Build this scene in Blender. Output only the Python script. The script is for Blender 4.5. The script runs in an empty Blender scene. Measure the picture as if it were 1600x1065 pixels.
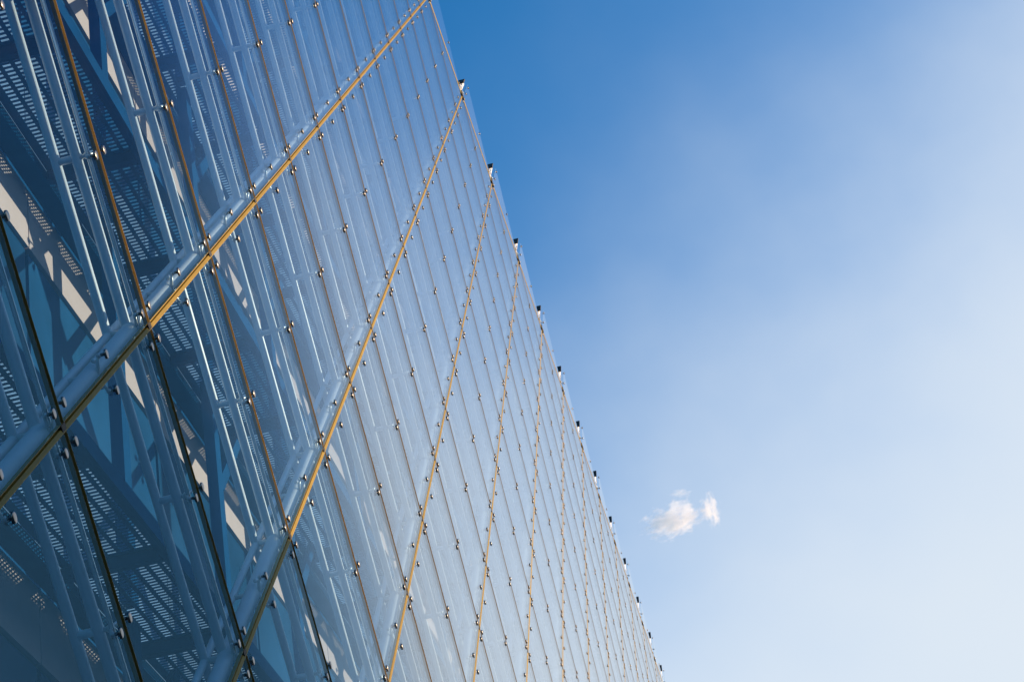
import bpy, bmesh, math, random
from mathutils import Matrix, Vector, noise

random.seed(7)
sc = bpy.context.scene
C = sc.collection
R2 = math.sqrt(2.0)
GROUND_TO_NODE = 7.883            # height of lattice node (0,0) above the pavement

# ------------------------------------------------------------------ camera
RWC = ((0.1841959535257956, -0.9714722798626064, -0.1493769063920958),
       (-0.49683891408295766, -0.22315842750912404, 0.8386604853482263),
       (-0.848070129268559, -0.08026160782220257, -0.5237701119309927))
CAM = Vector((-6.328, -2.851, 1.60))
FPX, CX, CY = 3161.3, 800.0, 532.5
cam_data = bpy.data.cameras.new('camera')
cam = bpy.data.objects.new('camera', cam_data)
C.objects.link(cam)
m3 = Matrix(RWC).transposed()
cam.matrix_world = Matrix.Translation(CAM) @ m3.to_4x4()
cam_data.sensor_width = 36.0
cam_data.lens = FPX / 1600.0 * 36.0
cam_data.clip_start = 0.05
cam_data.clip_end = 20000.0
sc.camera = cam

# ------------------------------------------------------------------ sky, sun, exposure
SUN = Vector((0.38, -0.88, 0.28)).normalized()
world = bpy.data.worlds.new('World')
sc.world = world
world.use_nodes = True
wn = world.node_tree
for n in list(wn.nodes):
    wn.nodes.remove(n)
w_out = wn.nodes.new('ShaderNodeOutputWorld')
w_bg = wn.nodes.new('ShaderNodeBackground')
w_sky = wn.nodes.new('ShaderNodeTexSky')
w_sky.sky_type = 'NISHITA'
w_sky.sun_disc = False
w_sky.sun_elevation = math.asin(SUN.z)
w_sky.sun_rotation = math.atan2(SUN.x, SUN.y)
w_sky.altitude = 50.0
w_sky.air_density = 1.0
w_sky.dust_density = 0.3
w_sky.ozone_density = 6.0
w_bg.inputs['Strength'].default_value = 0.07
# clear blue air with a white veil that thickens towards the horizon and the sun, a little uneven
w_gam = wn.nodes.new('ShaderNodeGamma')
w_gam.inputs['Gamma'].default_value = 1.355
wn.links.new(w_sky.outputs[0], w_gam.inputs['Color'])
w_scl = wn.nodes.new('ShaderNodeVectorMath')
w_scl.operation = 'MULTIPLY'
w_scl.inputs[1].default_value = (0.16, 1.48, 1.29)     # deep polarised blue
wn.links.new(w_gam.outputs[0], w_scl.inputs[0])
w_tc = wn.nodes.new('ShaderNodeTexCoord')
w_sep = wn.nodes.new('ShaderNodeSeparateXYZ')
wn.links.new(w_tc.outputs['Generated'], w_sep.inputs[0])
w_dot = wn.nodes.new('ShaderNodeVectorMath')
w_dot.operation = 'DOT_PRODUCT'
w_dot.inputs[1].default_value = SUN
wn.links.new(w_tc.outputs['Generated'], w_dot.inputs[0])
def wmath(op, a, b, c=None):
    n = wn.nodes.new('ShaderNodeMath')
    n.operation = op
    for i, v in enumerate((a, b, c)):
        if v is None:
            continue
        if isinstance(v, (int, float)):
            n.inputs[i].default_value = v
        else:
            wn.links.new(v, n.inputs[i])
    return n.outputs[0]
w_map = wn.nodes.new('ShaderNodeMapping')
w_map.inputs['Scale'].default_value = (1.0, 2.2, 3.0)
w_map.inputs['Rotation'].default_value = (0.3, 0.2, 0.6)
wn.links.new(w_tc.outputs['Generated'], w_map.inputs['Vector'])
w_nz = wn.nodes.new('ShaderNodeTexNoise')
w_nz.inputs['Scale'].default_value = 2.6
w_nz.inputs['Detail'].default_value = 5
wn.links.new(w_map.outputs[0], w_nz.inputs['Vector'])
veil = wmath('MULTIPLY_ADD', w_sep.outputs['Z'], -15.6, 2.72)
veil = wmath('ADD', veil, wmath('MULTIPLY', w_dot.outputs['Value'], 10.13))
veil = wmath('ADD', veil, wmath('MULTIPLY_ADD', w_nz.outputs['Fac'], 2.4, -1.2))
veil = wmath('DIVIDE', 1.0, wmath('ADD', 1.0, wmath('EXPONENT', wmath('MULTIPLY', veil, -1.0), 0.0)))
w_mix = wn.nodes.new('ShaderNodeMix')
w_mix.data_type = 'RGBA'
wn.links.new(veil, w_mix.inputs[0])
wn.links.new(w_scl.outputs[0], w_mix.inputs[6])
w_mix.inputs[7].default_value = (6.33, 6.94, 7.55, 1)
wn.links.new(w_mix.outputs[2], w_bg.inputs[0])
wn.links.new(w_bg.outputs[0], w_out.inputs[0])

sun_data = bpy.data.lights.new('sun', 'SUN')
sun_data.energy = 5.0
sun_data.angle = math.radians(0.53)
sun_data.color = (1.0, 0.69, 0.42)
sun = bpy.data.objects.new('sun', sun_data)
sun.rotation_euler = (-SUN).to_track_quat('-Z', 'Y').to_euler()
sun.location = (0, -30, 60)
C.objects.link(sun)

sc.view_settings.view_transform = 'Standard'
sc.view_settings.look = 'None'
sc.view_settings.exposure = 0.778
sc.view_settings.gamma = 1.0
sc.view_settings.use_curve_mapping = False
sc.cycles.max_bounces = 36
sc.cycles.transparent_max_bounces = 64
sc.cycles.glossy_bounces = 6
sc.cycles.diffuse_bounces = 4
sc.cycles.volume_bounces = 32
sc.cycles.use_denoising = True

# ------------------------------------------------------------------ materials
def mat(name):
    m = bpy.data.materials.new(name)
    m.use_nodes = True
    nt = m.node_tree
    for n in list(nt.nodes):
        nt.nodes.remove(n)
    out = nt.nodes.new('ShaderNodeOutputMaterial')
    return m, nt, out

def nd(nt, kind, **kw):
    n = nt.nodes.new(kind)
    for k, v in kw.items():
        setattr(n, k, v)
    return n

def surface(name, colour, rough=0.5, metal=0.0, var=0.12, scale=3.0, bump=0.0, bscale=40.0, stain=0.0, spec=0.5):
    m, nt, out = mat(name)
    p = nd(nt, 'ShaderNodeBsdfPrincipled')
    tc = nd(nt, 'ShaderNodeTexCoord')
    nz = nd(nt, 'ShaderNodeTexNoise')
    nz.inputs['Scale'].default_value = scale
    nz.inputs['Detail'].default_value = 6
    nz.inputs['Roughness'].default_value = 0.65
    nt.links.new(tc.outputs['Object'], nz.inputs['Vector'])
    oi = nd(nt, 'ShaderNodeObjectInfo')
    mr = nd(nt, 'ShaderNodeMapRange')
    mr.inputs['To Min'].default_value = 1 - var
    mr.inputs['To Max'].default_value = 1 + var
    mr.inputs['From Min'].default_value = 0.3
    mr.inputs['From Max'].default_value = 0.7
    nt.links.new(nz.outputs['Fac'], mr.inputs['Value'])
    mo = nd(nt, 'ShaderNodeMapRange')
    mo.inputs['To Min'].default_value = 1 - var * 0.5
    mo.inputs['To Max'].default_value = 1 + var * 0.5
    nt.links.new(oi.outputs['Random'], mo.inputs['Value'])
    mu = nd(nt, 'ShaderNodeMath', operation='MULTIPLY')
    nt.links.new(mr.outputs[0], mu.inputs[0])
    nt.links.new(mo.outputs[0], mu.inputs[1])
    vm = nd(nt, 'ShaderNodeVectorMath', operation='SCALE')
    vm.inputs[0].default_value = colour
    nt.links.new(mu.outputs[0], vm.inputs['Scale'])
    nt.links.new(vm.outputs[0], p.inputs['Base Color'])
    rr = nd(nt, 'ShaderNodeMapRange')
    rr.inputs['To Min'].default_value = max(0.02, rough - 0.08)
    rr.inputs['To Max'].default_value = min(1.0, rough + 0.08)
    nt.links.new(nz.outputs['Fac'], rr.inputs['Value'])
    nt.links.new(rr.outputs[0], p.inputs['Roughness'])
    p.inputs['Metallic'].default_value = metal
    p.inputs['Specular IOR Level'].default_value = spec
    if bump:
        nb = nd(nt, 'ShaderNodeTexNoise')
        nb.inputs['Scale'].default_value = bscale
        nb.inputs['Detail'].default_value = 4
        nt.links.new(tc.outputs['Object'], nb.inputs['Vector'])
        bp = nd(nt, 'ShaderNodeBump')
        bp.inputs['Strength'].default_value = bump
        bp.inputs['Distance'].default_value = 0.01
        nt.links.new(nb.outputs['Fac'], bp.inputs['Height'])
        nt.links.new(bp.outputs[0], p.inputs['Normal'])
    nt.links.new(p.outputs[0], out.inputs[0])
    return m

GLASS_STEEP, GLASS_TURN = 33.0, 0.845
def glass_material(name, tint, dust):
    """Thin architectural glass: mirror reflection by angle, the rest passes straight through."""
    m, nt, out = mat(name)
    lw = nd(nt, 'ShaderNodeLayerWeight')
    lw.inputs['Blend'].default_value = 0.5
    # steepened mirror curve: hardly any mirror image face on, nearly a full mirror at a grazing view
    m1 = nd(nt, 'ShaderNodeMath', operation='MULTIPLY_ADD')
    m1.inputs[1].default_value = -GLASS_STEEP
    m1.inputs[2].default_value = GLASS_STEEP * GLASS_TURN
    nt.links.new(lw.outputs['Facing'], m1.inputs[0])
    m2 = nd(nt, 'ShaderNodeMath', operation='EXPONENT')
    nt.links.new(m1.outputs[0], m2.inputs[0])
    m3_ = nd(nt, 'ShaderNodeMath', operation='ADD')
    m3_.inputs[1].default_value = 1.0
    nt.links.new(m2.outputs[0], m3_.inputs[0])
    m4 = nd(nt, 'ShaderNodeMath', operation='DIVIDE')
    m4.inputs[0].default_value = 1.0
    nt.links.new(m3_.outputs[0], m4.inputs[1])
    sch = nd(nt, 'ShaderNodeMath', operation='MAXIMUM')
    sch.inputs[1].default_value = 0.042
    mcap = nd(nt, 'ShaderNodeMath', operation='MULTIPLY')
    mcap.inputs[1].default_value = 0.74
    nt.links.new(m4.outputs[0], mcap.inputs[0])
    nt.links.new(mcap.outputs[0], sch.inputs[0])
    tr = nd(nt, 'ShaderNodeBsdfTransparent')
    tr.inputs[0].default_value = (*tint, 1)
    gl = nd(nt, 'ShaderNodeBsdfGlossy')
    gl.inputs['Roughness'].default_value = 0.0
    gc = nd(nt, 'ShaderNodeMix', data_type='RGBA')     # blue sky sheen put into the mirror colour face on, neutral at grazing
    gc.inputs[6].default_value = (0.25, 0.66, 1.0, 1)
    gc.inputs[7].default_value = (1, 1, 1, 1)
    gm = nd(nt, 'ShaderNodeMapRange')
    gm.inputs['From Min'].default_value = 0.042
    gm.inputs['From Max'].default_value = 0.35
    nt.links.new(sch.outputs[0], gm.inputs['Value'])
    nt.links.new(gm.outputs[0], gc.inputs[0])
    nt.links.new(gc.outputs[2], gl.inputs['Color'])
    mx = nd(nt, 'ShaderNodeMixShader')
    nt.links.new(sch.outputs[0], mx.inputs[0])
    nt.links.new(tr.outputs[0], mx.inputs[1])
    nt.links.new(gl.outputs[0], mx.inputs[2])
    # thin film of dust and dried rain
    tc = nd(nt, 'ShaderNodeTexCoord')
    mp = nd(nt, 'ShaderNodeMapping')
    oi = nd(nt, 'ShaderNodeObjectInfo')
    cb = nd(nt, 'ShaderNodeCombineXYZ')
    ml = nd(nt, 'ShaderNodeMath', operation='MULTIPLY')
    ml.inputs[1].default_value = 40.0
    nt.links.new(oi.outputs['Random'], ml.inputs[0])
    nt.links.new(ml.outputs[0], cb.inputs[2])
    nt.links.new(cb.outputs[0], mp.inputs['Location'])
    mp.inputs['Rotation'].default_value = (0, 0, math.radians(45))
    mp.inputs['Scale'].default_value = (5.0, 0.8, 1.0)
    nt.links.new(tc.outputs['Object'], mp.inputs['Vector'])
    nz = nd(nt, 'ShaderNodeTexNoise')
    nz.inputs['Scale'].default_value = 2.2
    nz.inputs['Detail'].default_value = 8
    nz.inputs['Roughness'].default_value = 0.6
    nt.links.new(mp.outputs[0], nz.inputs['Vector'])
    mr = nd(nt, 'ShaderNodeMapRange')
    mr.inputs['From Min'].default_value = 0.42
    mr.inputs['From Max'].default_value = 0.75
    mr.inputs['To Min'].default_value = dust * 0.25
    mr.inputs['To Max'].default_value = dust
    nt.links.new(nz.outputs['Fac'], mr.inputs['Value'])
    df = nd(nt, 'ShaderNodeBsdfDiffuse')
    df.inputs[0].default_value = (0.62, 0.6, 0.56, 1)
    mx2 = nd(nt, 'ShaderNodeMixShader')
    nt.links.new(mr.outputs[0], mx2.inputs[0])
    nt.links.new(mx.outputs[0], mx2.inputs[1])
    nt.links.new(df.outputs[0], mx2.inputs[2])
    nt.links.new(mx2.outputs[0], out.inputs[0])
    return m

M = {}
M['glass'] = glass_material('clear_glass', (0.825, 0.92, 0.985), 0.003)
M['steel'] = surface('white_painted_steel', (0.70, 0.72, 0.75), 0.38, var=0.07, scale=4, bump=0.03)
M['rod'] = surface('polished_rod', (0.80, 0.79, 0.77), 0.25, metal=0.6, var=0.06)
M['button'] = surface('stainless_cap', (0.22, 0.21, 0.20), 0.3, metal=1.0, var=0.12, scale=20)
M['cast'] = surface('cast_fitting', (0.70, 0.69, 0.67), 0.3, metal=0.3, var=0.1, scale=15)
M['gold'] = surface('gold_seal', (0.27, 0.185, 0.025), 0.55, var=0.15, scale=6, spec=0.2)
M['gold_dull'] = surface('dull_gold_seal', (0.17, 0.105, 0.018), 0.55, var=0.2, scale=6, spec=0.2)
M['rubber'] = surface('black_rubber', (0.02, 0.018, 0.016), 0.6, var=0.2, scale=8, spec=0.2)
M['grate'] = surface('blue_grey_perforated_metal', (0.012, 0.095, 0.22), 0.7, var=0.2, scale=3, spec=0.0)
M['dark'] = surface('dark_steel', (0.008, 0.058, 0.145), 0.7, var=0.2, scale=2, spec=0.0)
M['plaster'] = surface('pale_cladding', (0.50, 0.385, 0.36), 0.8, var=0.08, scale=1.5, bump=0.15)
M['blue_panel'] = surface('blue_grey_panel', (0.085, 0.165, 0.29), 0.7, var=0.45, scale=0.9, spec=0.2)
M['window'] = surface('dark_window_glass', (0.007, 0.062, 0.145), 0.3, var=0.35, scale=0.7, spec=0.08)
M['concrete'] = surface('concrete', (0.34, 0.33, 0.31), 0.85, var=0.12, scale=0.8, bump=0.2)
M['brick'] = surface('tan_render', (0.16, 0.145, 0.13), 0.85, var=0.1, scale=0.5, bump=0.2)
M['paving'] = surface('paving', (0.24, 0.24, 0.245), 0.85, var=0.15, scale=0.3, bump=0.2)

# ------------------------------------------------------------------ mesh helpers
class MB:
    def __init__(self):
        self.v, self.f = [], []
    def add(self, vs, fs):
        o = len(self.v)
        self.v += [tuple(p) for p in vs]
        self.f += [tuple(i + o for i in q) for q in fs]
        return self
    def box(self, x0, x1, y0, y1, z0, z1):
        vs = [(x, y, z) for z in (z0, z1) for y in (y0, y1) for x in (x0, x1)]
        return self.add(vs, [(0, 2, 3, 1), (4, 5, 7, 6), (0, 1, 5, 4), (2, 6, 7, 3), (0, 4, 6, 2), (1, 3, 7, 5)])
    def tube(self, p, q, r, n=12, r2=None):
        p, q = Vector(p), Vector(q)
        r2 = r if r2 is None else r2
        d = (q - p).normalized()
        t = d.orthogonal().normalized()
        s = d.cross(t)
        vs = []
        for c, rr in ((p, r), (q, r2)):
            for i in range(n):
                a = 2 * math.pi * i / n
                vs.append(c + (t * math.cos(a) + s * math.sin(a)) * rr)
        fs = [(i, (i + 1) % n, n + (i + 1) % n, n + i) for i in range(n)]
        fs += [tuple(reversed(range(n))), tuple(range(n, 2 * n))]
        return self.add(vs, fs)
    def prism(self, poly, z0, z1):
        n = len(poly)
        vs = [(x, y, z0) for x, y in poly] + [(x, y, z1) for x, y in poly]
        fs = [(i, (i + 1) % n, n + (i + 1) % n, n + i) for i in range(n)]
        fs += [tuple(reversed(range(n))), tuple(range(n, 2 * n))]
        return self.add(vs, fs)
    def extrude_x(self, prof, x0, x1):
        """closed profile [(y, z)] run along x"""
        n = len(prof)
        vs = [(x0, y, z) for y, z in prof] + [(x1, y, z) for y, z in prof]
        fs = [(i, n + i, n + (i + 1) % n, (i + 1) % n) for i in range(n)]
        fs += [tuple(range(n)), tuple(reversed(range(n, 2 * n)))]
        return self.add(vs, fs)
    def ball(self, c, r, seg=10, rings=6, squash=(1, 1, 1)):
        vs = [(c[0], c[1], c[2] + r * squash[2])]
        for j in range(1, rings):
            th = math.pi * j / rings
            for i in range(seg):
                ph = 2 * math.pi * i / seg
                vs.append((c[0] + r * squash[0] * math.sin(th) * math.cos(ph), c[1] + r * squash[1] * math.sin(th) * math.sin(ph), c[2] + r * squash[2] * math.cos(th)))
        vs.append((c[0], c[1], c[2] - r * squash[2]))
        fs = [(0, 1 + i, 1 + (i + 1) % seg) for i in range(seg)]
        for j in range(rings - 2):
            for i in range(seg):
                a, b = 1 + j * seg + i, 1 + j * seg + (i + 1) % seg
                fs.append((a, a + seg, b + seg, b))
        last = len(vs) - 1
        o = 1 + (rings - 2) * seg
        fs += [(last, o + (i + 1) % seg, o + i) for i in range(seg)]
        return self.add(vs, fs)
    def mesh(self, name, material, smooth=False):
        me = bpy.data.meshes.new(name)
        me.from_pydata(self.v, [], self.f)
        bm = bmesh.new()
        bm.from_mesh(me)
        bmesh.ops.recalc_face_normals(bm, faces=bm.faces)
        bm.to_mesh(me)
        bm.free()
        me.materials.append(material)
        if smooth:
            for p in me.polygons:
                p.use_smooth = len(p.vertices) == 4 or len(p.vertices) == 3
        return me

def put(name, me, parent=None, mw=None):
    o = bpy.data.objects.new(name, me)
    C.objects.link(o)
    if parent is not None:
        o.parent = parent
        pm = parent.matrix_world
        WORLD[o.name] = mw if mw is not None else Matrix.Identity(4)
        base = WORLD.get(parent.name, Matrix.Identity(4))
        o.matrix_basis = base.inverted() @ WORLD[o.name]
    else:
        WORLD[o.name] = mw if mw is not None else Matrix.Identity(4)
        o.matrix_basis = WORLD[o.name]
    return o
WORLD = {}

def tag(o, label, cat=None, group=None, kind=None):
    o['label'] = label
    if cat:
        o['category'] = cat
    if group:
        o['group'] = group
    if kind:
        o['kind'] = kind
    return o

def empty(name, loc):
    o = bpy.data.objects.new(name, None)
    C.objects.link(o)
    WORLD[o.name] = Matrix.Translation(loc)
    o.matrix_basis = WORLD[o.name]
    return o

A_DIR = Vector((1, 0, -1)).normalized()
B_DIR = Vector((1, 0, 1)).normalized()
N_DIR = Vector((0, -1, 0))
ROT = Matrix((A_DIR, B_DIR, N_DIR)).transposed().to_4x4()

def node(u, k):
    return Vector(((u + k) * R2, 0.0, (k - u) * R2 + GROUND_TO_NODE))

def frame(u, k):
    return Matrix.Translation(node(u, k)) @ ROT

RW = Matrix(RWC)
def pix(p):
    q = RW @ (Vector(p) - CAM)
    if q.z > -0.5:
        return None
    return (CX - FPX * q.x / q.z, CY + FPX * q.y / q.z)

def seen(points, mx=190, my=190):
    ps = [pix(p) for p in points]
    ps = [p for p in ps if p]
    if not ps:
        return False
    x0, x1 = min(p[0] for p in ps), max(p[0] for p in ps)
    y0, y1 = min(p[1] for p in ps), max(p[1] for p in ps)
    return x1 > -mx and x0 < 1600 + mx and y1 > -my and y0 < 1065 + my

def ray_at(x, y, dist):
    d = RW.transposed() @ Vector(((x - CX) / FPX, -(y - CY) / FPX, -1.0))
    return CAM + d.normalized() * dist

EDGE = 12                      # the wall head runs along the pane diagonal k = u + 12
S = 2.0
HEAD0 = EDGE * R2 + GROUND_TO_NODE
XA0 = -6.0

# ------------------------------------------------------------------ ground
g = MB()
g.add([(-3000, -3000, 0), (3000, -3000, 0), (3000, 3000, 0), (-3000, 3000, 0)], [(0, 1, 2, 3)])
go = put('ground', g.mesh('ground', M['paving']))
go['kind'] = 'structure'

# ------------------------------------------------------------------ glass building
bld = empty('glass_building', (0, 0, 0))
tag(bld, 'tall building with a slanting diamond grid of glass panes on white steel tubes', 'building')

# which panes the picture reaches
cells, tri = [], []
for u in range(-3, 16):
    for k in range(-6, u + EDGE + 1):
        pts = [node(u, k), node(u + 1, k), node(u, k + 1), node(u + 1, k + 1)]
        if min(p.z for p in pts) < 0.3 or not seen(pts):
            continue
        (tri if k == u + EDGE else cells).append((u, k))
cellset = set(cells) | set(tri)

pane_me = MB().box(0.0215, S - 0.0215, 0.0215, S - 0.0215, -0.012, 0.0).mesh('glass_pane', M['glass'])
dg = 0.034
tri_me = MB().prism([(0.026, 0.026 + dg * 1.6), (S - 0.026 - dg * 1.6, S - 0.026), (0.0215, S - 0.0215)], -0.012, 0.0).mesh('glass_pane_corner', M['glass'])

tri_in_me = MB().prism([(0.026 + dg * 1.6, 0.0215), (S - 0.0215, 0.0215), (S - 0.0215, S - 0.026 - dg * 1.6)], -0.012, 0.0).mesh('glass_pane_head', M['glass'])
bm_button = MB()
n = 14
prof = [(0.0, 0.0120), (0.020, 0.0118), (0.0250, 0.0104), (0.0268, 0.0075), (0.0268, 0.0005)]
vs, fs = [(0, 0, prof[0][1])], []
for r, z in prof[1:]:
    vs += [(r * math.cos(2 * math.pi * i / n), r * math.sin(2 * math.pi * i / n), z) for i in range(n)]
fs += [(0, 1 + i, 1 + (i + 1) % n) for i in range(n)]
for j in range(len(prof) - 2):
    fs += [(1 + j * n + i, 1 + (j + 1) * n + i, 1 + (j + 1) * n + (i + 1) % n, 1 + j * n + (i + 1) % n) for i in range(n)]
bm_button.add(vs, fs)
bm_button.tube((0, 0, 0.0), (0, 0, -0.034), 0.009, 8)
button_me = bm_button.mesh('fixing_button', M['button'], smooth=True)
INS = 0.097
sq_spots = [(INS, INS), (S - INS, INS), (INS, S - INS), (S - INS, S - INS), (S / 2, INS), (S / 2, S - INS), (INS, S / 2), (S - INS, S / 2)]
tri_spots = [(S - INS, INS), (S / 2, INS), (S - INS, S / 2), (INS, S - INS), (S / 2, S - INS), (INS, S / 2), (INS, INS * 2.6), (S - INS * 2.6, S - INS)]

panes = {}
button_spots = []
for (u, k) in cells:
    panes[(u, k)] = put('glass_pane', pane_me, bld, frame(u, k))
    button_spots += [(u, k, x, y) for x, y in sq_spots]
for (u, k) in tri:
    panes[(u, k)] = put('glass_pane', tri_me, bld, frame(u, k))
    panes[(u, k)]['label'] = 'triangular corner pane above the roof edge seal'
    button_spots += [(u, k, x, y) for x, y in tri_spots]
    put('glass_pane', tri_in_me, bld, frame(u, k))['label'] = 'triangular pane below the roof edge seal'

def spot_world(s):
    u, k, x, y = s
    return node(u, k) + A_DIR * x + B_DIR * y
def in_frame(p, m=8):
    q = pix(p)
    return q is not None and -m < q[0] < 1600 + m and -m < q[1] < 1065 + m
button_spots.sort(key=lambda s: (0 if in_frame(spot_world(s)) else 1, (spot_world(s) - CAM).length))
for s in button_spots[:300]:
    u, k, x, y = s
    put('fixing_button', button_me, panes[(u, k)], frame(u, k) @ Matrix.Translation((x, y, 0)))
far = MB()
for s in button_spots[300:]:
    u, k, x, y = s
    mw = frame(u, k) @ Matrix.Translation((x, y, 0))
    far.add([mw @ Vector(p) for p in bm_button.v], bm_button.f)
fo = put('fixing_button', far.mesh('fixing_buttons_far', M['button'], smooth=True), bld)
fo['kind'] = 'stuff'

# seals between the panes
def seal_profile(w, side, inner):
    # a dark slot on the near side and a slanting gold bead on the far side
    p = [(-w, -0.024), (w, -0.024), (w, 0.003), (w * 0.80, 0.003), (w * inner, -0.006), (w * inner - 0.0006, -0.020), (-w * 0.86, -0.020), (-w * 0.86, -0.001), (-w, -0.001)]
    return p if side > 0 else [(-y, z) for y, z in reversed(p)]
cross_seal_me = MB().extrude_x(seal_profile(0.0190, 1, 0.40), 0.0215, S - 0.0215).mesh('cross_seal', M['gold_dull'])
long_prof = seal_profile(0.0208, -1, 0.0)
a_rows = sorted(set(k for u, k in cells) | set(k + 1 for u, k in cells) | set(k for u, k in tri))
for (u, k) in sorted(cellset):
    put('cross_seal', cross_seal_me, bld, frame(u, k))
u_lines = sorted(set(u for u, k in cellset) | set(u + 1 for u, k in cellset))
k_of_u = {}
for u in u_lines:
    ks = [k for (uu, k) in cellset if uu in (u, u - 1)]
    k_of_u[u] = (min(ks), min(max(ks) + 1, u + EDGE))
    k0, k1 = k_of_u[u]
    me = MB().extrude_x(long_prof, 0, (k1 - k0) * S).mesh('main_seal', M['gold'])
    mw = Matrix.Translation(node(u, k0)) @ Matrix((B_DIR, -A_DIR, N_DIR)).transposed().to_4x4()
    put('main_seal', me, bld, mw)
# the head seal lies along the horizontal pane diagonal
head_prof = [(-0.045, -0.014), (0.045, -0.014), (0.045, 0.002), (0.014, 0.006), (0.004, -0.004), (-0.010, -0.004), (-0.016, 0.006), (-0.045, 0.002)]
head_me = MB().extrude_x(head_prof, 0.02, 2 * R2 - 0.02).mesh('head_seal', M['gold'])
for (u, k) in tri:
    mw = Matrix.Translation(node(u, k)) @ Matrix((Vector((1, 0, 0)), Vector((0, 0, 1)), N_DIR)).transposed().to_4x4()
    put('head_seal', head_me, bld, mw)
clamp_me = MB().prism([(-0.10, -0.05), (0.10, -0.05), (0.13, 0.0), (0.10, 0.05), (-0.10, 0.05), (-0.13, 0.0)], -0.02, 0.016).mesh('clamp_plate', M['rubber'])
for (u, k) in tri:
    mw = Matrix.Translation(node(u, k)) @ Matrix((Vector((1, 0, 0)), Vector((0, 0, 1)), N_DIR)).transposed().to_4x4()
    put('clamp_plate', clamp_me, bld, mw)

plug_me = MB().prism([(-0.0195, -0.034), (0.0195, -0.034), (0.0195, 0.034), (-0.0195, 0.034)], -0.016, 0.0022).mesh('crossing_plug', M['rubber'])
for (u, k) in sorted(cellset):
    if in_frame(node(u, k), 40) and k < u + EDGE:
        put('crossing_plug', plug_me, bld, frame(u, k))

# steel: main tubes run along b, ladder rails along a
umin, umax = u_lines[0], u_lines[-1]
for u in u_lines:
    k0, k1 = k_of_u[u]
    top = (min(k1 + 1, u + EDGE + 1) - k0) * S - 0.03
    mw = Matrix.Translation(node(u, k0)) @ Matrix((A_DIR, B_DIR, N_DIR)).transposed().to_4x4()
    me = MB().tube((0, 0, -0.112), (0, top, -0.112), 0.050, 20).mesh('main_tube', M['steel'], smooth=True)
    put('main_tube', me, bld, mw)
    me = MB().tube((0, 0, -0.245), (0, top - S, -0.245), 0.024, 14).mesh('back_tube', M['steel'], smooth=True)
    put('back_tube', me, bld, mw)

k_lines = sorted(set(k for u, k in cells) | set(k + 1 for u, k in cells))
for k in k_lines:
    us = [u for (u, kk) in cellset if kk in (k, k - 1)]
    u0, u1 = max(min(us), k - EDGE), max(us) + 1
    if u1 <= u0:
        continue
    L = (u1 - u0) * S
    mw = frame(u0, k)
    put('front_rail', MB().tube((0, 0, -0.128), (L, 0, -0.128), 0.030, 14).mesh('front_rail', M['steel'], smooth=True), bld, mw)
    put('back_rail', MB().tube((0, 0, -0.245), (L, 0, -0.245), 0.027, 14).mesh('back_rail', M['steel'], smooth=True), bld, mw)
    rods = MB()
    rods.tube((0, -0.004, -0.060), (L, -0.004, -0.060), 0.013, 10)
    rods.tube((0, -0.034, -0.056), (L, -0.034, -0.056), 0.007, 8)
    put('tie_rod', rods.mesh('tie_rod', M['rod'], smooth=True), bld, mw)

# soffit closing the cavity at the head, and black plates standing in for the shaded ends of the main tubes
put('head_soffit', MB().box(XA0, 140.0, 0.022, 1.53, HEAD0 - 0.16, HEAD0 - 0.10).mesh('head_soffit', M['plaster']), bld)
end_me = MB().box(0.045, 0.075, S - 0.46, S - 0.03, -0.22, -0.03).mesh('end_shade_plate', M['rubber'])
for (u, k) in tri:
    put('end_shade_plate', end_me, bld, Matrix.Translation(A_DIR * -0.13) @ frame(u, k))

# head tube
for (u, k) in tri:
    me = bpy.data.meshes.get('head_tube') or MB().tube((0, 0, -0.112), (2 * R2, 0, -0.112), 0.032, 14).mesh('head_tube', M['steel'], smooth=True)
    mw = Matrix.Translation(node(u, k)) @ Matrix((Vector((1, 0, 0)), Vector((0, 0, 1)), N_DIR)).transposed().to_4x4()
    put('head_tube', me, bld, mw)

# glass fittings
f4 = MB()
for sx in (-1, 1):
    for sy in (-1, 1):
        f4.tube((0, 0, -0.068), (sx * INS, sy * INS, -0.040), 0.013, 8, 0.008)
        f4.ball((sx * INS, sy * INS, -0.036), 0.014, 8, 5)
f4.ball((0, 0, -0.066), 0.024, 10, 6)
f4.tube((0, 0, -0.07), (0, 0, -0.245), 0.020, 10)
f4_me = f4.mesh('spider_fitting', M['cast'], smooth=True)
fa = MB()
for sy in (-1, 1):
    fa.tube((0, 0, -0.068), (0, sy * INS, -0.040), 0.013, 8, 0.008)
    fa.ball((0, sy * INS, -0.036), 0.015, 8, 5)
fa.ball((0, 0, -0.068), 0.022, 10, 6)
fa.tube((0, 0, -0.07), (0, 0, -0.10), 0.013, 8)
fa_me = fa.mesh('twin_fitting', M['cast'], smooth=True)
rung_me = MB().tube((0, 0, -0.10), (0, 0, -0.262), 0.022, 12).mesh('rung', M['steel'], smooth=True)
fb = MB()
for sx in (-1, 1):
    fb.tube((0, 0, -0.070), (sx * INS, 0, -0.040), 0.013, 8, 0.008)
    fb.ball((sx * INS, 0, -0.036), 0.015, 8, 5)
    fb.ball((sx * 0.07, 0.03, -0.075), 0.017, 8, 5)
fb.tube((0, 0, -0.245), (0, 0, -0.09), 0.016, 8)
fb_me = fb.mesh('side_fitting', M['cast'], smooth=True)

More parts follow.
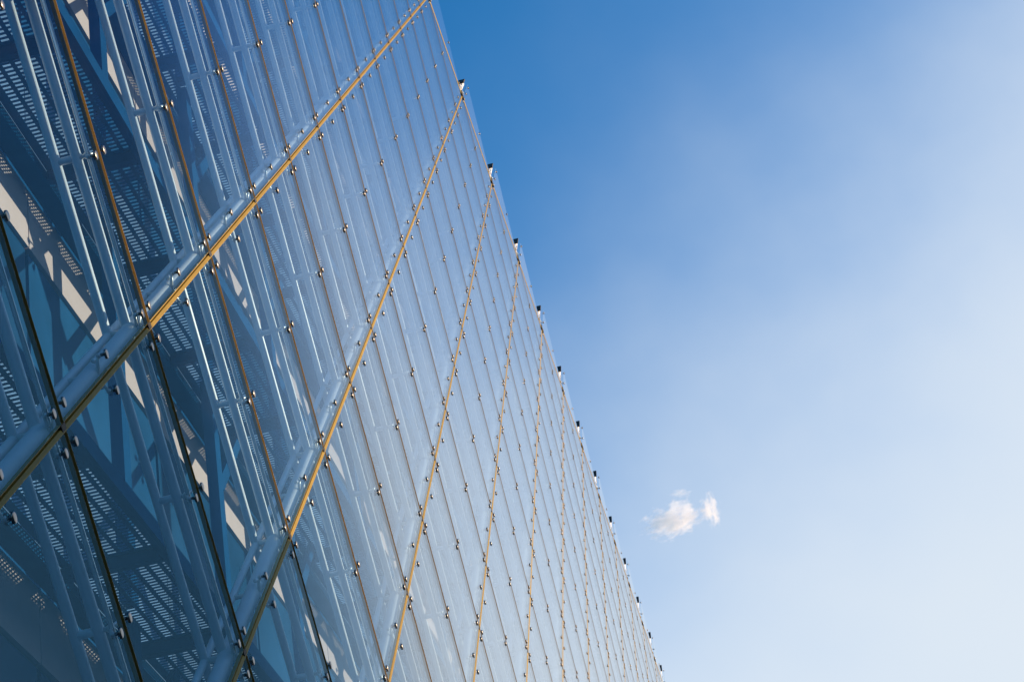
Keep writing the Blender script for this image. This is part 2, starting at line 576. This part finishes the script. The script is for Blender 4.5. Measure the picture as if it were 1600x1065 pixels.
nodes_done = set()
for (u, k) in sorted(cellset):
    for (uu, kk) in ((u, k), (u + 1, k), (u, k + 1), (u + 1, k + 1)):
        if kk <= uu + EDGE and (uu, kk) not in nodes_done and in_frame(node(uu, kk), 60):
            nodes_done.add((uu, kk))
            put('spider_fitting', f4_me, bld, frame(uu, kk))
    mid = node(u, k) + A_DIR
    if in_frame(mid, 60):
        put('twin_fitting', fa_me, bld, Matrix.Translation(A_DIR) @ frame(u, k))
        put('rung', rung_me, bld, Matrix.Translation(A_DIR) @ frame(u, k))
    mid = node(u, k) + B_DIR
    if in_frame(mid, 60):
        put('side_fitting', fb_me, bld, Matrix.Translation(B_DIR) @ frame(u, k))

# ---- inside: perforated walkways, pale cladding and dark windows
Y0, Y1 = 0.60, 1.32            # walkway
YB = 1.48                      # face of the inner wall
LEVELS = [1.2 + 3.2 * i for i in range(8)]
PL = 1.36
def perforated(length, width, px, py, sx, sy, ends):
    nx = int((length - 2 * ends) / px)
    ny = int((width - 0.06) / py)
    xs = [0.0]
    off = (length - nx * px) / 2
    for i in range(nx):
        xs += [off + i * px + (px - sx) / 2, off + i * px + (px + sx) / 2]
    xs.append(length)
    ys = [0.0]
    offy = (width - ny * py) / 2
    for j in range(ny):
        ys += [offy + j * py + (py - sy) / 2, offy + j * py + (py + sy) / 2]
    ys.append(width)
    t = 0.004
    mb = MB()
    W = len(xs)
    mb.v = [(x, y, z) for z in (0.0, t) for y in ys for x in xs]
    o = W * len(ys)
    for j in range(len(ys) - 1):
        for i in range(W - 1):
            a = j * W + i
            q = (a, a + 1, a + 1 + W, a + W)
            if i % 2 == 1 and j % 2 == 1:
                for e in range(4):
                    p1, p2 = q[e], q[(e + 1) % 4]
                    mb.f.append((p1, p2, p2 + o, p1 + o))
            else:
                mb.f.append(tuple(reversed(q)))
                mb.f.append(tuple(i2 + o for i2 in q))
    return mb
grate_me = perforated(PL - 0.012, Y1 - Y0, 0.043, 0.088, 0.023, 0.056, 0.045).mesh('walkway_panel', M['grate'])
XA, XB = -6.0, 96.0
npan = int((XB - XA) / PL)
panels = []
for z in LEVELS:
    if z > 24:
        continue
    for i in range(npan):
        x = XA + i * PL
        pts = [(x, Y0, z), (x + PL, Y0, z), (x, Y1, z), (x + PL, Y1, z)]
        if seen(pts, 60, 60) and x < 62:
            panels.append((x, z))
panels.sort(key=lambda p: p[0])
for x, z in panels[:300]:
    put('walkway_panel', grate_me, bld, Matrix.Translation((x + 0.006, Y0, z)))
beam_me = MB()
beam_me.box(0, XB - XA, -0.03, 0.0, -0.11, 0.012).box(0, XB - XA, 0.0005, 0.04, -0.11, -0.10)
back_beam = MB().box(0, XB - XA, 0.0, 0.15, -0.09, -0.006)
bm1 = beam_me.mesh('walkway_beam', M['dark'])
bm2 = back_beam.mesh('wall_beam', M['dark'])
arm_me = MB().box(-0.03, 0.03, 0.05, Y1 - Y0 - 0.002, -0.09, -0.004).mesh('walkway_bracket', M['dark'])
for z in LEVELS:
    if z > 24:
        continue
    put('walkway_beam', bm1, bld, Matrix.Translation((XA, Y0, z)))
    put('wall_beam', bm2, bld, Matrix.Translation((XA, Y1, z)))
for x, z in panels[:300]:
    put('walkway_bracket', arm_me, bld, Matrix.Translation((x, Y0, z)))

post = MB().box(-0.07, 0.07, 0.0, 0.09, 0.016, 3.08)  # post and brace added to break the sunlit cladding strips with shadow
post.add([(0.075, 0.02, 2.2), (0.075, 0.06, 2.2), (0.16, 0.06, 2.12), (0.16, 0.02, 2.12), (0.86, 0.02, 3.07), (0.86, 0.06, 3.07), (0.98, 0.06, 3.07), (0.98, 0.02, 3.07)],
         [(0, 1, 2, 3), (4, 7, 6, 5), (0, 4, 5, 1), (3, 2, 6, 7), (1, 5, 6, 2), (0, 3, 7, 4)])
post_me = post.mesh('shadow_post', M['dark'])
for z in LEVELS[:-1]:
    for i in range(0, npan, 2):
        x = XA + i * PL + 0.35 * ((i * 7) % 3)
        if x < 45 and seen([(x, 1.2, z), (x + 1, 1.2, z + 3.1)], 60, 60) and z + 3.3 < HEAD0:
            put('shadow_post', post_me, bld, Matrix.Translation((x, 1.08, z)))

# inner wall: body, cladding panels and window strips
HEAD = (EDGE * R2) + GROUND_TO_NODE
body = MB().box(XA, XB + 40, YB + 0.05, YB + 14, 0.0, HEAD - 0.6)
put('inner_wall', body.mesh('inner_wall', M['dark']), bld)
CL = 2.72
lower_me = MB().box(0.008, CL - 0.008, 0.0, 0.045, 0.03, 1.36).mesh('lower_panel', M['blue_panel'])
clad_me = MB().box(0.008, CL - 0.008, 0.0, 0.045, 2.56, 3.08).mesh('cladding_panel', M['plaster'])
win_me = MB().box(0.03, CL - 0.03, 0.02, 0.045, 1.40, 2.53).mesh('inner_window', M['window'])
for z in LEVELS:
    for i in range(int((XB - XA) / CL)):
        x = XA + i * CL
        pts = [(x, YB, z), (x + CL, YB, z), (x, YB, z + 3.2), (x + CL, YB, z + 3.2)]
        if seen(pts, 60, 60) and z + 3.3 < HEAD and x < 70:
            mw = Matrix.Translation((x, YB, z + 0.02))
            put('cladding_panel', clad_me, bld, mw)
            put('inner_window', win_me, bld, mw)
            put('lower_panel', lower_me, bld, mw)

# ------------------------------------------------------------------ building across the street: its roof line throws the shade on the lower panes
D = 11.0                                  # metres along the sun's bearing
hs = Vector((SUN.x, SUN.y, 0)).normalized()
rise = SUN.z / math.hypot(SUN.x, SUN.y)
roof = GROUND_TO_NODE + D * rise
yf = hs.y * D
xs0, xs1 = -30.0, 95.0
ob = empty('office_block', (30, yf, 0))
tag(ob, 'plain flat roofed office block standing across the street from the glass wall', 'building')
put('wall', MB().box(xs0, xs1, yf - 14, yf, 0, roof - 0.5).mesh('wall', M['brick']), ob)
put('parapet', MB().box(xs0 - 0.15, xs1 + 0.15, yf - 14.15, yf + 0.0, roof - 0.5, roof).mesh('parapet', M['concrete']), ob)
wb = MB().box(0, 1.5, 0.003, 0.06, 0, 1.6)
wm = wb.mesh('window', M['window'])
fl = 0
zz = 1.0
while zz + 2.2 < roof:
    x = xs0 + 1.5
    while x + 2 < xs1:
        put('window', wm, ob, Matrix.Translation((x, yf, zz)))
        x += 5.0
    zz += 3.2

# ------------------------------------------------------------------ clouds
def cloud_material(name, dens, lo, hi, scale):
    m, nt, out = mat(name)
    tc = nd(nt, 'ShaderNodeTexCoord')
    ln = nd(nt, 'ShaderNodeVectorMath', operation='LENGTH')
    nt.links.new(tc.outputs['Object'], ln.inputs[0])
    nz = nd(nt, 'ShaderNodeTexNoise')
    nz.inputs['Scale'].default_value = scale
    nz.inputs['Detail'].default_value = 7
    nz.inputs['Roughness'].default_value = 0.62
    oi = nd(nt, 'ShaderNodeObjectInfo')
    ad = nd(nt, 'ShaderNodeVectorMath', operation='ADD')
    nt.links.new(tc.outputs['Object'], ad.inputs[0])
    nt.links.new(oi.outputs['Random'], ad.inputs[1])
    nt.links.new(ad.outputs[0], nz.inputs['Vector'])
    s1 = nd(nt, 'ShaderNodeMath', operation='MULTIPLY_ADD')   # noise*1.6 - r
    s1.inputs[1].default_value = 1.9
    neg = nd(nt, 'ShaderNodeMath', operation='MULTIPLY')
    neg.inputs[1].default_value = -0.75
    nt.links.new(ln.outputs['Value'], neg.inputs[0])
    nt.links.new(nz.outputs['Fac'], s1.inputs[0])
    nt.links.new(neg.outputs[0], s1.inputs[2])
    mr = nd(nt, 'ShaderNodeMapRange')
    mr.inputs['From Min'].default_value = lo
    mr.inputs['From Max'].default_value = hi
    mr.inputs['To Min'].default_value = 0.0
    mr.inputs['To Max'].default_value = dens
    nt.links.new(s1.outputs[0], mr.inputs['Value'])
    pv = nd(nt, 'ShaderNodeVolumePrincipled')
    pv.inputs['Color'].default_value = (1.0, 1.0, 1.0, 1)
    pv.inputs['Anisotropy'].default_value = 0.3
    nt.links.new(mr.outputs[0], pv.inputs['Density'])
    nt.links.new(pv.outputs[0], out.inputs['Volume'])
    return m
CD = 1500.0
ppm = FPX / CD
cam_x = (RW.transposed() @ Vector((1, 0, 0)))
cam_y = (RW.transposed() @ Vector((0, 1, 0)))
def cloud(px, py, w, h, ang, label, dens, lo, hi, scale):
    mb = MB().ball((0, 0, 0), 1.0, 24, 14)
    o_m = cloud_material('cloud_vapour', dens, lo, hi, scale)
    me = mb.mesh('cloud', o_m)
    c = ray_at(px, py, CD)
    # long axis lies along the cloud's drift, its depth along the line of sight
    ca, sa = math.cos(ang), math.sin(ang)
    ax = cam_x * ca + cam_y * sa
    ay = cam_y * ca - cam_x * sa
    az = ax.cross(ay)
    mw = Matrix.Translation(c) @ Matrix((ax, ay, az)).transposed().to_4x4() @ Matrix.Diagonal((w / ppm / 2, h / ppm / 2, h / ppm / 2 * 0.8, 1))
    o = put('cloud', me, None, mw)
    tag(o, label, 'cloud', 'small clouds in the open sky')
    return o
cloud(1054, 811, 132, 66, math.radians(22), 'small ragged white cloud, largest of the three in the open sky', 0.26, 0.46, 0.85, 3.0)
cloud(1112, 797, 36, 66, math.radians(12), 'faint upright wisp of cloud right of the small white cloud', 0.16, 0.42, 0.9, 2.0)
cloud(1063, 770, 44, 18, math.radians(12), 'thin flat shred of cloud above the small white cloud', 0.14, 0.42, 0.9, 2.0)
